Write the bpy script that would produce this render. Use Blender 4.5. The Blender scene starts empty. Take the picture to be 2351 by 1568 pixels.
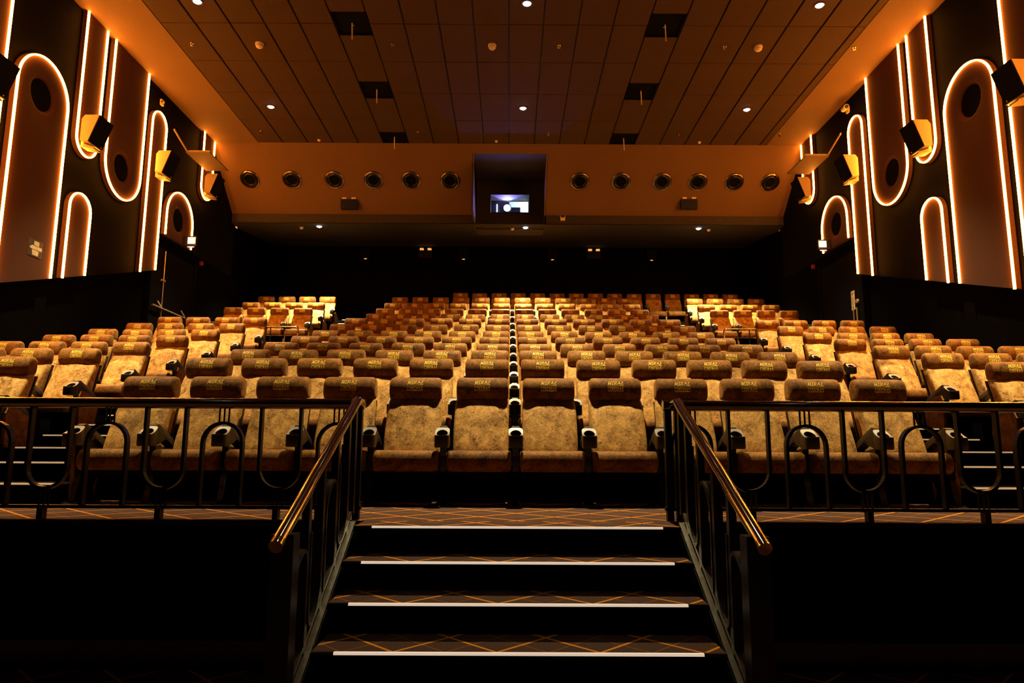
import bpy, bmesh, math, random
from mathutils import Vector, Matrix
random.seed(7)
PI = math.pi
scene = bpy.context.scene
COL = scene.collection

# ------------------------------------------------------------------ camera, world, exposure
cam_data = bpy.data.cameras.new('camera')
cam = bpy.data.objects.new('camera', cam_data)
COL.objects.link(cam)
cam_data.sensor_width = 36.0
cam_data.lens = 36.0 * 1620.0 / 2351.0
cam_data.clip_start, cam_data.clip_end = 0.05, 100
PITCH, YAW, ROLL = math.atan(246 / 1620), math.radians(0.124), math.radians(0.28)
cam.matrix_world = (Matrix.Translation((-0.045, 0, 1.30)) @ Matrix.Rotation(-YAW, 4, 'Z')
                    @ Matrix.Rotation(PI / 2 + PITCH, 4, 'X') @ Matrix.Rotation(ROLL, 4, 'Z'))
scene.camera = cam
world = bpy.data.worlds.new('dark_hall')
scene.world = world
world.use_nodes = True
world.node_tree.nodes['Background'].inputs[0].default_value = (0.004, 0.003, 0.003, 1)
world.node_tree.nodes['Background'].inputs[1].default_value = 0.3
vs = scene.view_settings
vs.view_transform, vs.look, vs.gamma, vs.exposure, vs.use_curve_mapping = 'Standard', 'None', 1.0, 0.0, False
scene.cycles.use_denoising = True
scene.cycles.max_bounces = 6
scene.cycles.diffuse_bounces = 3
scene.cycles.sample_clamp_indirect = 6.0
scene.cycles.caustics_reflective = False
scene.cycles.caustics_refractive = False

LED_COLOR, LED_POWER = (1.0, 0.30, 0.028), 62.0
SPOT_POWER, SPOT_COLOR = 5000.0, (1.0, 0.77, 0.40)
REAR_SPOT_POWER = 3600.0
EYE = 1.30

# ------------------------------------------------------------------ materials
def node_mat(name):
    m = bpy.data.materials.new(name)
    m.use_nodes = True
    nt = m.node_tree
    return m, nt, nt.nodes['Principled BSDF']

def mat(name, col, rough=0.6, metal=0.0, spec=0.5, var=0.15, scale=8.0, bump=0.0, bscale=60.0, coat=0.0):
    m, nt, b = node_mat(name)
    b.inputs['Roughness'].default_value = rough
    b.inputs['Metallic'].default_value = metal
    b.inputs['Specular IOR Level'].default_value = spec
    b.inputs['Coat Weight'].default_value = coat
    tc = nt.nodes.new('ShaderNodeTexCoord')
    n = nt.nodes.new('ShaderNodeTexNoise')
    n.inputs['Scale'].default_value = scale
    n.inputs['Detail'].default_value = 4
    nt.links.new(tc.outputs['Object'], n.inputs['Vector'])
    r = nt.nodes.new('ShaderNodeValToRGB')
    r.color_ramp.elements[0].position, r.color_ramp.elements[1].position = 0.3, 0.7
    r.color_ramp.elements[0].color = [c * (1 - var) for c in col] + [1]
    r.color_ramp.elements[1].color = [min(1, c * (1 + var)) for c in col] + [1]
    nt.links.new(n.outputs['Fac'], r.inputs['Fac'])
    nt.links.new(r.outputs['Color'], b.inputs['Base Color'])
    if bump:
        n2 = nt.nodes.new('ShaderNodeTexNoise')
        n2.inputs['Scale'].default_value = bscale
        bp = nt.nodes.new('ShaderNodeBump')
        bp.inputs['Strength'].default_value = bump
        bp.inputs['Distance'].default_value = 0.01
        nt.links.new(tc.outputs['Object'], n2.inputs['Vector'])
        nt.links.new(n2.outputs['Fac'], bp.inputs['Height'])
        nt.links.new(bp.outputs['Normal'], b.inputs['Normal'])
    return m

def emit(name, col, strength, base=(0.8, 0.8, 0.8)):
    m, nt, b = node_mat(name)
    b.inputs['Base Color'].default_value = (*base, 1)
    b.inputs['Emission Color'].default_value = (*col, 1)
    b.inputs['Emission Strength'].default_value = strength
    return m

def math_node(nt, op, a, b=None):
    n = nt.nodes.new('ShaderNodeMath')
    n.operation = op
    for i, v in enumerate((a, b)):
        if v is None:
            continue
        if isinstance(v, (int, float)):
            n.inputs[i].default_value = v
        else:
            nt.links.new(v, n.inputs[i])
    return n.outputs[0]

def velvet_mat(name, dark, middle, bright):
    m, nt, b = node_mat(name)
    tc = nt.nodes.new('ShaderNodeTexCoord')
    oi = nt.nodes.new('ShaderNodeObjectInfo')
    add = nt.nodes.new('ShaderNodeVectorMath'); add.operation = 'ADD'
    sc = nt.nodes.new('ShaderNodeVectorMath'); sc.operation = 'SCALE'
    cmb = nt.nodes.new('ShaderNodeCombineXYZ')
    for i in range(3):
        nt.links.new(oi.outputs['Random'], cmb.inputs[i])
    nt.links.new(cmb.outputs[0], sc.inputs[0]); sc.inputs['Scale'].default_value = 37.0
    nt.links.new(tc.outputs['Object'], add.inputs[0]); nt.links.new(sc.outputs[0], add.inputs[1])
    n1 = nt.nodes.new('ShaderNodeTexNoise')
    n1.inputs['Scale'].default_value = 30; n1.inputs['Detail'].default_value = 8
    n1.inputs['Roughness'].default_value = 0.75; n1.inputs['Distortion'].default_value = 2.2
    nt.links.new(add.outputs[0], n1.inputs['Vector'])
    n0 = nt.nodes.new('ShaderNodeTexNoise')
    n0.inputs['Scale'].default_value = 8; n0.inputs['Detail'].default_value = 4; n0.inputs['Distortion'].default_value = 1.0
    nt.links.new(add.outputs[0], n0.inputs['Vector'])
    mixed = math_node(nt, 'ADD', math_node(nt, 'MULTIPLY', n1.outputs['Fac'], 0.62), math_node(nt, 'MULTIPLY', n0.outputs['Fac'], 0.38))
    r = nt.nodes.new('ShaderNodeValToRGB')
    e = r.color_ramp.elements
    e[0].position, e[1].position = 0.37, 0.60
    e[0].color, e[1].color = (*dark, 1), (*bright, 1)
    k = e.new(0.46); k.color = (*middle, 1)
    nt.links.new(mixed, r.inputs['Fac'])
    nt.links.new(r.outputs['Color'], b.inputs['Base Color'])
    rr = nt.nodes.new('ShaderNodeMapRange')
    rr.inputs[3].default_value, rr.inputs[4].default_value = 0.75, 0.42
    nt.links.new(n1.outputs['Fac'], rr.inputs[0])
    nt.links.new(rr.outputs[0], b.inputs['Roughness'])
    b.inputs['Specular IOR Level'].default_value = 0.12
    b.inputs['Sheen Weight'].default_value = 0.25
    b.inputs['Sheen Roughness'].default_value = 0.4
    b.inputs['Sheen Tint'].default_value = (1.0, 0.62, 0.22, 1)
    bp = nt.nodes.new('ShaderNodeBump')
    bp.inputs['Strength'].default_value = 0.5; bp.inputs['Distance'].default_value = 0.006
    nt.links.new(n1.outputs['Fac'], bp.inputs['Height'])
    nt.links.new(bp.outputs['Normal'], b.inputs['Normal'])
    return m

def carpet_mat(name, px, py, ox=0.0, oy=0.0):
    """dark brown carpet woven with thick and thin orange lozenge lines"""
    m, nt, b = node_mat(name)
    tc = nt.nodes.new('ShaderNodeTexCoord')
    sp = nt.nodes.new('ShaderNodeSeparateXYZ')
    nt.links.new(tc.outputs['Object'], sp.inputs[0])
    u = math_node(nt, 'MULTIPLY', math_node(nt, 'ADD', sp.outputs[0], ox), 1 / px)
    v = math_node(nt, 'MULTIPLY', math_node(nt, 'ADD', sp.outputs[1], oy), 1 / py)
    def lines(off, width):
        out = None
        for op in ('ADD', 'SUBTRACT'):
            a = math_node(nt, op, u, v)
            fr = math_node(nt, 'FRACT', math_node(nt, 'ADD', a, off + 50))
            d = math_node(nt, 'ABSOLUTE', math_node(nt, 'SUBTRACT', fr, 0.5))
            l = math_node(nt, 'LESS_THAN', d, width)
            out = l if out is None else math_node(nt, 'MAXIMUM', out, l)
        return out
    thick, thin = lines(0.5, 0.024), lines(0.0, 0.009)
    nz = nt.nodes.new('ShaderNodeTexNoise'); nz.inputs['Scale'].default_value = 140
    nt.links.new(tc.outputs['Object'], nz.inputs['Vector'])
    r = nt.nodes.new('ShaderNodeValToRGB')
    r.color_ramp.elements[0].color, r.color_ramp.elements[1].color = (0.045, 0.024, 0.018, 1), (0.105, 0.060, 0.044, 1)
    r.color_ramp.elements[0].position, r.color_ramp.elements[1].position = 0.3, 0.7
    nt.links.new(nz.outputs['Fac'], r.inputs['Fac'])
    prev = r.outputs['Color']
    for fac, c in ((thin, (0.26, 0.11, 0.03, 1)), (thick, (0.70, 0.26, 0.018, 1))):
        mx = nt.nodes.new('ShaderNodeMix'); mx.data_type = 'RGBA'
        nt.links.new(fac, mx.inputs['Factor'])
        nt.links.new(prev, mx.inputs[6]); mx.inputs[7].default_value = c
        prev = mx.outputs[2]
    nt.links.new(prev, b.inputs['Base Color'])
    b.inputs['Roughness'].default_value = 0.95
    b.inputs['Specular IOR Level'].default_value = 0.1
    bp = nt.nodes.new('ShaderNodeBump'); bp.inputs['Strength'].default_value = 0.4; bp.inputs['Distance'].default_value = 0.004
    nt.links.new(nz.outputs['Fac'], bp.inputs['Height']); nt.links.new(bp.outputs['Normal'], b.inputs['Normal'])
    return m

def scallop_mat(name, col, amount):
    """wall covering with faint fans of concentric arcs"""
    m, nt, b = node_mat(name)
    tc = nt.nodes.new('ShaderNodeTexCoord')
    sp = nt.nodes.new('ShaderNodeSeparateXYZ')
    nt.links.new(tc.outputs['Object'], sp.inputs[0])
    zc = math_node(nt, 'MULTIPLY', sp.outputs[2], 1 / 0.16)
    row = math_node(nt, 'FLOOR', zc)
    half = math_node(nt, 'MULTIPLY', math_node(nt, 'MODULO', math_node(nt, 'ADD', row, 100), 2), 0.5)
    uu = math_node(nt, 'SUBTRACT', math_node(nt, 'FRACT', math_node(nt, 'ADD', math_node(nt, 'MULTIPLY', sp.outputs[1], 1 / 0.32), half)), 0.5)
    vv = math_node(nt, 'MULTIPLY', math_node(nt, 'FRACT', zc), 0.5)
    d = math_node(nt, 'SQRT', math_node(nt, 'ADD', math_node(nt, 'MULTIPLY', uu, uu), math_node(nt, 'MULTIPLY', vv, vv)))
    w = math_node(nt, 'SINE', math_node(nt, 'MULTIPLY', d, 70))
    f = math_node(nt, 'ADD', math_node(nt, 'MULTIPLY', w, 0.5), 0.5)
    nz = nt.nodes.new('ShaderNodeTexNoise'); nz.inputs['Scale'].default_value = 1.3
    nt.links.new(tc.outputs['Object'], nz.inputs['Vector'])
    f = math_node(nt, 'MULTIPLY', f, nz.outputs['Fac'])
    mx = nt.nodes.new('ShaderNodeMix'); mx.data_type = 'RGBA'
    nt.links.new(f, mx.inputs['Factor'])
    mx.inputs[6].default_value = (*col, 1)
    mx.inputs[7].default_value = (*[min(1, c * (1 + amount)) for c in col], 1)
    nt.links.new(mx.outputs[2], b.inputs['Base Color'])
    b.inputs['Roughness'].default_value = 0.85
    b.inputs['Specular IOR Level'].default_value = 0.04
    return m

def glass_mat():
    m = bpy.data.materials.new('port_glass'); m.use_nodes = True
    nt = m.node_tree; nt.nodes.clear()
    o = nt.nodes.new('ShaderNodeOutputMaterial'); t = nt.nodes.new('ShaderNodeBsdfTransparent')
    g = nt.nodes.new('ShaderNodeBsdfGlossy'); g.inputs['Roughness'].default_value = 0.05
    x = nt.nodes.new('ShaderNodeMixShader'); x.inputs[0].default_value = 0.06
    nt.links.new(t.outputs[0], x.inputs[1]); nt.links.new(g.outputs[0], x.inputs[2]); nt.links.new(x.outputs[0], o.inputs[0])
    return m

VELVET = velvet_mat('brown_velvet', (0.034, 0.011, 0.002), (0.15, 0.060, 0.011), (0.34, 0.150, 0.028))
GOLDVELVET = velvet_mat('golden_crushed_velvet', (0.055, 0.022, 0.005), (0.36, 0.185, 0.046), (0.80, 0.46, 0.135))
GOLD = mat('gold_embroidery', (0.95, 0.62, 0.08), 0.45, var=0.08, scale=300)
_g = GOLD.node_tree.nodes['Principled BSDF']
_g.inputs['Sheen Weight'].default_value = 1.0
_g.inputs['Sheen Roughness'].default_value = 0.5
_g.inputs['Sheen Tint'].default_value = (1.0, 0.8, 0.25, 1)
PLASTIC = mat('dark_brown_plastic', (0.014, 0.009, 0.0065), 0.38, var=0.2)
RIM = mat('grey_plastic_rim', (0.22, 0.195, 0.165), 0.42)
BLACKMETAL = mat('black_steel', (0.004, 0.004, 0.004), 0.38, spec=0.3)
GLOSSBLACK = mat('polished_black_leg', (0.006, 0.005, 0.005), 0.15, spec=0.4, var=0.05)
TUBE = mat('polished_steel_tube', (0.36, 0.32, 0.27), 0.11, metal=1.0, var=0.05)
STEEL = mat('brushed_steel', (0.12, 0.115, 0.10), 0.34, metal=0.85, var=0.3, scale=20)
WALLBLACK = mat('black_wall_fabric', (0.0022, 0.0018, 0.0017), 0.95, spec=0.02, bump=0.2)
FIELD = scallop_mat('dark_wall_covering', (0.0036, 0.0030, 0.0026), 0.6)
PANEL = scallop_mat('brown_wall_covering', (0.078, 0.034, 0.020), 0.45)
CEIL = mat('brown_ceiling_tile', (0.070, 0.039, 0.020), 0.85, spec=0.2, var=0.05, scale=1.5, bump=0.05)
GYPSUM = mat('tan_gypsum', (0.185, 0.105, 0.045), 0.8, spec=0.2, var=0.04, scale=1.0)
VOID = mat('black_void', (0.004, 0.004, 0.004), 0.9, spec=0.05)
GRIDBLACK = mat('ceiling_grid_black', (0.015, 0.011, 0.009), 0.7)
RISER = mat('black_carpet_riser', (0.0025, 0.002, 0.0022), 0.95, spec=0.03, bump=0.3)
CARPET = carpet_mat('lozenge_carpet', 0.50, 0.50, oy=0.02)
TREADCARPET = carpet_mat('lozenge_carpet_tread', 0.466, 0.50, ox=0.10, oy=-0.012)
LEDMAT = emit('warm_led', LED_COLOR, LED_POWER)
NOSE = emit('nosing_glow', (1.0, 0.78, 0.58), 0.62, (0.5, 0.5, 0.5))
AISLENOSE = emit('aisle_nosing_glow', (1.0, 0.60, 0.30), 0.45, (0.5, 0.5, 0.5))
LAMP = emit('downlight_lens', (1.0, 0.97, 0.92), 28.0)
WHITEPLASTIC = mat('cream_plastic', (0.75, 0.62, 0.45), 0.5)
CHROME = mat('dark_chrome', (0.30, 0.24, 0.18), 0.22, metal=1.0, var=0.05)
SPEAKER = mat('speaker_paint', (0.36, 0.24, 0.115), 0.55, var=0.04)
GRILLE = mat('speaker_grille', (0.004, 0.0035, 0.003), 0.8, spec=0.08, bump=0.4, bscale=300)
AMBER = emit('amber_lamp', (1.0, 0.42, 0.10), 0.9)
GLASS = glass_mat()

# ------------------------------------------------------------------ mesh helpers
class MB:
    def __init__(self):
        self.v, self.f = [], []
    def add(self, vs, fs):
        o = len(self.v)
        self.v += [tuple(p) for p in vs]
        self.f += [tuple(i + o for i in f) for f in fs]
        return self
    def box(self, x0, x1, y0, y1, z0, z1):
        p = [(x, y, z) for z in (z0, z1) for y in (y0, y1) for x in (x0, x1)]
        return self.add(p, [(0, 2, 3, 1), (4, 5, 7, 6), (0, 1, 5, 4), (2, 6, 7, 3), (0, 4, 6, 2), (1, 3, 7, 5)])
    def prism(self, poly, fn, a, b):
        """poly: 2-D points; fn(p, q, t) -> 3-D; extruded from a to b"""
        n = len(poly)
        vs = [fn(p, q, a) for p, q in poly] + [fn(p, q, b) for p, q in poly]
        fs = [tuple(range(n)), tuple(range(2 * n - 1, n - 1, -1))]
        fs += [(i, (i + 1) % n, n + (i + 1) % n, n + i) for i in range(n)]
        return self.add(vs, fs)
    def bolster(self, prof, hw, r, cx=0.0, nseg=4, inner=0):
        """closed (y, z) profile swept along x, its ends rounded with radius r"""
        n = len(prof)
        cy, cz = sum(p[0] for p in prof) / n, sum(p[1] for p in prof) / n
        rad = min(math.hypot(p[0] - cy, p[1] - cz) for p in prof)
        secs = []
        for k in range(nseg + 1):
            a = PI / 2 * k / nseg
            secs.append((-(hw - r) - r * math.cos(a), 1 - (r / rad) * 0.9 * (1 - math.sin(a))))
        mid = [(-(hw - r) + 2 * (hw - r) * k / (inner + 1), 1.0) for k in range(1, inner + 1)]
        secs = secs + mid + [(-x, s) for x, s in reversed(secs)]
        vs = [(cx + x, cy + (y - cy) * s, cz + (z - cz) * s) for x, s in secs for y, z in prof]
        m = len(secs)
        fs = [(k * n + i, k * n + (i + 1) % n, (k + 1) * n + (i + 1) % n, (k + 1) * n + i) for k in range(m - 1) for i in range(n)]
        fs += [tuple(range(n)), tuple((m - 1) * n + i for i in reversed(range(n)))]
        return self.add(vs, fs)
    def sweep(self, path, sec, side=None, closed=False):
        """2-D section swept along a 3-D path; side: fixed axis the section's first coordinate follows"""
        P = [Vector(p) for p in path]
        n, k = len(P), len(sec)
        vs = []
        for i in range(n):
            t = (P[min(i + 1, n - 1)] - P[max(i - 1, 0)]).normalized()
            s = Vector(side) if side else (Vector((0, 0, 1)).cross(t) if abs(t.z) < 0.95 else Vector((1, 0, 0)).cross(t))
            s = (s - t * s.dot(t)).normalized()
            u = t.cross(s)
            f = 1.0
            if 0 < i < n - 1:
                d = (P[i + 1] - P[i]).normalized().dot((P[i] - P[i - 1]).normalized())
                f = 1 / max(0.5, math.sqrt((1 + d) / 2))
            vs += [P[i] + s * a + u * b * f for a, b in sec]
        fs = [(i * k + j, i * k + (j + 1) % k, (i + 1) * k + (j + 1) % k, (i + 1) * k + j) for i in range(n - 1) for j in range(k)]
        fs += [tuple(range(k)), tuple((n - 1) * k + j for j in reversed(range(k)))]
        return self.add(vs, fs)
    def cyl(self, p0, p1, r, n=12, r1=None):
        p0, p1 = Vector(p0), Vector(p1)
        t = (p1 - p0).normalized()
        s = t.orthogonal().normalized(); u = t.cross(s)
        r1 = r if r1 is None else r1
        vs = [p + (s * math.cos(2 * PI * i / n) + u * math.sin(2 * PI * i / n)) * q for p, q in ((p0, r), (p1, r1)) for i in range(n)]
        fs = [(i, (i + 1) % n, n + (i + 1) % n, n + i) for i in range(n)] + [tuple(range(n)), tuple(range(2 * n - 1, n - 1, -1))]
        return self.add(vs, fs)
    def lathe(self, prof, origin, axis, n=24):
        """open (radius, along) profile turned about an axis"""
        o, t = Vector(origin), Vector(axis).normalized()
        s = t.orthogonal().normalized(); u = t.cross(s)
        m = len(prof)
        vs = [o + t * h + (s * math.cos(2 * PI * i / n) + u * math.sin(2 * PI * i / n)) * r for i in range(n) for r, h in prof]
        fs = [(i * m + j, i * m + j + 1, ((i + 1) % n) * m + j + 1, ((i + 1) % n) * m + j) for i in range(n) for j in range(m - 1)]
        return self.add(vs, fs)
    def mesh(self, name, material, smooth=None):
        me = bpy.data.meshes.new(name)
        me.from_pydata(self.v, [], self.f)
        bm = bmesh.new(); bm.from_mesh(me)
        bmesh.ops.recalc_face_normals(bm, faces=bm.faces)
        bm.to_mesh(me); bm.free()
        me.materials.append(material)
        if smooth is not None:
            me.polygons.foreach_set('use_smooth', [True] * len(me.polygons))
            me.set_sharp_from_angle(angle=math.radians(smooth))
        me.update()
        return me
    def build(self, name, material, parent=None, smooth=None, loc=None):
        return place(name, self.mesh(name, material, smooth), parent, loc)

def place(name, me, parent=None, loc=None, rotz=0.0):
    o = bpy.data.objects.new(name, me)
    COL.objects.link(o)
    if parent is not None:
        o.parent = parent
    if loc is not None:
        o.location = loc
    if rotz:
        o.rotation_euler = (0, 0, rotz)
    return o

def tag(o, label, cat, group=None):
    o['label'], o['category'] = label, cat
    if group:
        o['group'] = group
    return o

def thing(name, loc, label, cat, group=None):
    o = bpy.data.objects.new(name, None)
    o.empty_display_size = 0.1
    COL.objects.link(o)
    o.location = loc
    return tag(o, label, cat, group)

def structure(o):
    o['kind'] = 'structure'
    return o

def circle_sec(r, n=12):
    return [(r * math.cos(2 * PI * i / n), r * math.sin(2 * PI * i / n)) for i in range(n)]

def rect_sec(w, h):
    return [(-w / 2, -h / 2), (w / 2, -h / 2), (w / 2, h / 2), (-w / 2, h / 2)]

NUM = 'zero first second third fourth fifth sixth seventh eighth ninth tenth eleventh twelfth thirteenth fourteenth fifteenth'.split()
CARD = 'zero one two three four five six seven eight nine ten eleven twelve thirteen fourteen fifteen'.split()

# ------------------------------------------------------------------ measurements of the hall (metres)
XL, XR = -7.45, 7.20                 # inner faces of the side walls
CZ = 8.63                            # main ceiling
LAND = 0.86                          # level of the front cross platform
ROW_Y = [5.85 + 1.119 * i for i in range(8)] + [15.72 + 1.127 * i for i in range(5)]      # seat origins
ROW_Z = [0.86, 1.165, 1.41, 1.66, 1.93, 2.205, 2.51, 2.83, 3.31, 3.66, 4.03, 4.43, 4.81]  # tier levels
EDGE = [None] + [ROW_Y[i] - 0.94 for i in range(1, 13)]                                    # front edge of each tier
BACK_Y = 21.3
F0, F1 = 0.13, 0.20                   # depth of the wall covering and of the arch panels on it
def low_ceiling(y):
    return 7.08 + (y - 17.75) * 0.121

# ------------------------------------------------------------------ setting: floors and tiers
structure(MB().box(XL, XR, -5.0, 4.43, -0.10, 0.0).build('floor', CARPET))
plat = structure(MB().box(XL, XR, 4.435, EDGE[1], LAND - 0.02, LAND).build('floor_landing', CARPET))
structure(MB().box(XL, XR, 4.43, 4.60, 0.0, LAND - 0.021).build('wall_platform', RISER))
structure(MB().box(XL, -0.96, 4.418, 4.434, LAND - 0.030, LAND + 0.002).box(0.96, XR, 4.418, 4.434, LAND - 0.030, LAND + 0.002).build('trim_1', BLACKMETAL))
structure(MB().box(XL, -1.0, 4.41, 4.43, 0.0, 0.165).box(1.0, XR, 4.41, 4.43, 0.0, 0.165).build('baseboard_front', mat('black_skirting', (0.013, 0.012, 0.014), 0.35)))
for i in range(1, 13):
    y1 = EDGE[i + 1] if i < 12 else BACK_Y
    m = MB()
    if i == 7:      # last row before the cross aisle: its level runs back at both sides
        m.box(XL, XR, EDGE[7], EDGE[8], ROW_Z[7] - 0.5, ROW_Z[7])
        m.box(XL, -3.44, EDGE[8], EDGE[9], ROW_Z[7] - 0.5, ROW_Z[7]).box(3.44, XR, EDGE[8], EDGE[9], ROW_Z[7] - 0.5, ROW_Z[7])
    elif i == 8:
        m.box(-3.44, 3.44, EDGE[8], EDGE[9], ROW_Z[7] - 0.5, ROW_Z[8])
    else:
        m.box(XL, XR, EDGE[i], y1, ROW_Z[i - 1] - (0.1 if i != 9 else 0.95), ROW_Z[i])
    structure(m.build('floor_tier', RISER))

# aisle steps with lit nosings between the seat blocks
for side, (xa, xb), word in ((-1, (-4.78, -3.50), 'left'), (1, (3.49, 4.73), 'right')):
    t = thing('aisle_steps', ((xa + xb) / 2, EDGE[1], LAND), f'dark carpeted aisle steps with lit nosings, {word} of the centre seat block', 'steps', 'aisle steps')
    ox, oy, oz = t.location
    for i in range(1, 13):
        lo, hi = ROW_Z[i - 1], ROW_Z[i]
        if i == 9:
            lo = ROW_Z[7]
        n = 2 if hi - lo < 0.55 else 4
        back = EDGE[i]
        for k in range(1, n):
            ya = back - 0.46 * (n - k) / (1 if n == 2 else 1.6)
            z = lo + (hi - lo) * k / n
            MB().box(xa - ox, xb - ox, ya - oy, back - oy, lo - oz, z - oz).build('step', RISER, t)
            MB().box(xa + 0.06 - ox, xb - 0.06 - ox, ya - 0.012 - oy, ya + 0.012 - oy, z - 0.006 - oz, z + 0.007 - oz).build('nosing_light', AISLENOSE, t)
        MB().box(xa + 0.06 - ox, xb - 0.06 - ox, back - 0.012 - oy, back + 0.012 - oy, hi - 0.006 - oz, hi + 0.007 - oz).build('nosing_light', AISLENOSE, t)

# ------------------------------------------------------------------ setting: walls and ceilings
structure(MB().box(XL - 0.25, XL, -5.0, BACK_Y + 0.2, -0.1, CZ + 0.3).build('wall_left', WALLBLACK))
structure(MB().box(XR, XR + 0.25, -5.0, BACK_Y + 0.2, -0.1, CZ + 0.3).build('wall_right', WALLBLACK))
structure(MB().box(XL, XR, BACK_Y, BACK_Y + 0.2, 4.0, CZ).build('wall_back', WALLBLACK))
structure(MB().box(XL, XR, -5.2, -5.0, -0.1, CZ + 0.3).build('wall_front', WALLBLACK))

# wall covering fields above the raked dado line, one per side
def wall_fn(xw, d):
    return lambda y, z, off: (xw + d * off, y, z)
def dado(y):
    return 3.53 + (y - 9.6) * 0.30
field_poly = [(-4.9, 0.9), (3.0, dado(3.0)), (13.93, dado(13.93)), (13.93, 5.66), (17.9, 5.70), (17.9, CZ - 0.01), (-4.9, CZ - 0.01)]
for xw, d, w in ((XL, 1, 'left'), (XR, -1, 'right')):
    structure(MB().prism(field_poly, wall_fn(xw, d), 0.0, F0).build('wall_covering_' + w, FIELD))

# ceiling: backing, border, tiles as parts
TX, TY = 0.6096, 1.219
X0, Y0 = -0.105, 16.25
ceil = structure(MB().box(XL, XR, -5.0, 16.9, CZ + 0.035, CZ + 0.20).build('ceiling', GRIDBLACK))
kl, kr = -10, 10
xl, xr = X0 + kl * TX, X0 + kr * TX + 0.17
MB().box(XL, xl, -5.0, 16.25, CZ, CZ + 0.035).build('border', GYPSUM, ceil)
MB().box(xr, XR, -5.0, 16.25, CZ, CZ + 0.035).build('border', GYPSUM, ceil)
def tile_mesh(w, l):
    b = 0.008
    m = MB()
    vs = [(-w / 2 + b, -l / 2 + b, 0), (w / 2 - b, -l / 2 + b, 0), (w / 2 - b, l / 2 - b, 0), (-w / 2 + b, l / 2 - b, 0),
          (-w / 2, -l / 2, b), (w / 2, -l / 2, b), (w / 2, l / 2, b), (-w / 2, l / 2, b),
          (-w / 2, -l / 2, 0.03), (w / 2, -l / 2, 0.03), (w / 2, l / 2, 0.03), (-w / 2, l / 2, 0.03)]
    m.add(vs, [(3, 2, 1, 0)] + [(i, (i + 1) % 4, 4 + (i + 1) % 4, 4 + i) for i in range(4)] + [(4 + i, 4 + (i + 1) % 4, 8 + (i + 1) % 4, 8 + i) for i in range(4)])
    return m.mesh('ceiling_tile', CEIL)
TILE = tile_mesh(TX - 0.026, TY - 0.014)
EDGE_TILE = tile_mesh(0.17 - 0.02, TY - 0.014)
VENT_COLS = (-5, 4)
for r in range(0, 9):
    yc = Y0 - (r + 0.5) * TY
    for k in range(kl, kr):
        if k in VENT_COLS:
            continue
        o = place('ceiling_tile', TILE, ceil, (X0 + (k + 0.5) * TX, yc, CZ + random.uniform(-0.002, 0.004)))
        o.rotation_euler = (random.uniform(-0.002, 0.002), random.uniform(-0.004, 0.004), 0)
    place('ceiling_tile', EDGE_TILE, ceil, (X0 + kr * TX + 0.085, yc, CZ))
far = MB()     # rows over and behind the camera, out of the picture
for r in range(9, 17):
    yc = Y0 - (r + 0.5) * TY
    for k in range(kl, kr):
        if k not in VENT_COLS:
            x = X0 + (k + 0.5) * TX
            far.box(x - TX / 2 + .013, x + TX / 2 - .013, yc - TY / 2 + .007, yc + TY / 2 - .007, CZ, CZ + 0.03)
o = far.build('ceiling_tile_field', CEIL, ceil); o['kind'] = 'stuff'
# the two service strips with open hatches
for col in VENT_COLS:
    xa, xb = X0 + col * TX + 0.012, X0 + (col + 1) * TX - 0.012
    ys = [-5.0]
    for q in range(9, -1, -1):
        yh0, yh1 = 15.65 - 2.31 * q, 16.25 - 2.31 * q
        if q: yh0, yh1 = yh0 - 0.0, yh0 + 0.70
        ys += [yh0, yh1]
    for a, b in zip(ys[0::2], ys[1::2]):
        if b - a > 0.05:
            MB().box(xa, xb, a, b, CZ + 0.004, CZ + 0.034).build('service_panel', CEIL, ceil)
    for q in range(0, 3):
        yh0, yh1 = ys[-2 - 2 * q], ys[-1 - 2 * q]
        side = 'left' if col < 0 else 'right'
        t = thing('ceiling_hatch', ((xa + xb) / 2, (yh0 + yh1) / 2, CZ), f'dark open ceiling hatch with hanging rod, {side} service strip, {NUM[q + 1]} from the bulkhead', 'hatch', 'open hatches in the ceiling')
        hx, hy = (xb - xa) / 2 + 0.01, (yh1 - yh0) / 2
        MB().box(-hx, hx, -hy, -hy + 0.02, 0.002, 0.034).box(-hx, hx, hy - 0.02, hy, 0.002, 0.034).box(-hx, -hx + 0.02, -hy, hy, 0.002, 0.034).box(hx - 0.02, hx, -hy, hy, 0.002, 0.034).build('frame', VOID, t)
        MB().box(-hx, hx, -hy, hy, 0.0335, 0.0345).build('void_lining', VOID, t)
        MB().cyl((0, 0.02, 0.034), (0.01, 0.02, -0.27), 0.011, 8).build('hanging_rod', WHITEPLASTIC, t)
        MB().lathe([(0.0, 0.0), (0.03, 0.0), (0.03, 0.015), (0, 0.015)], (0, 0.06, 0.015), (0, 0, 1), 12).build('rod_plate', CHROME, t)

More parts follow.
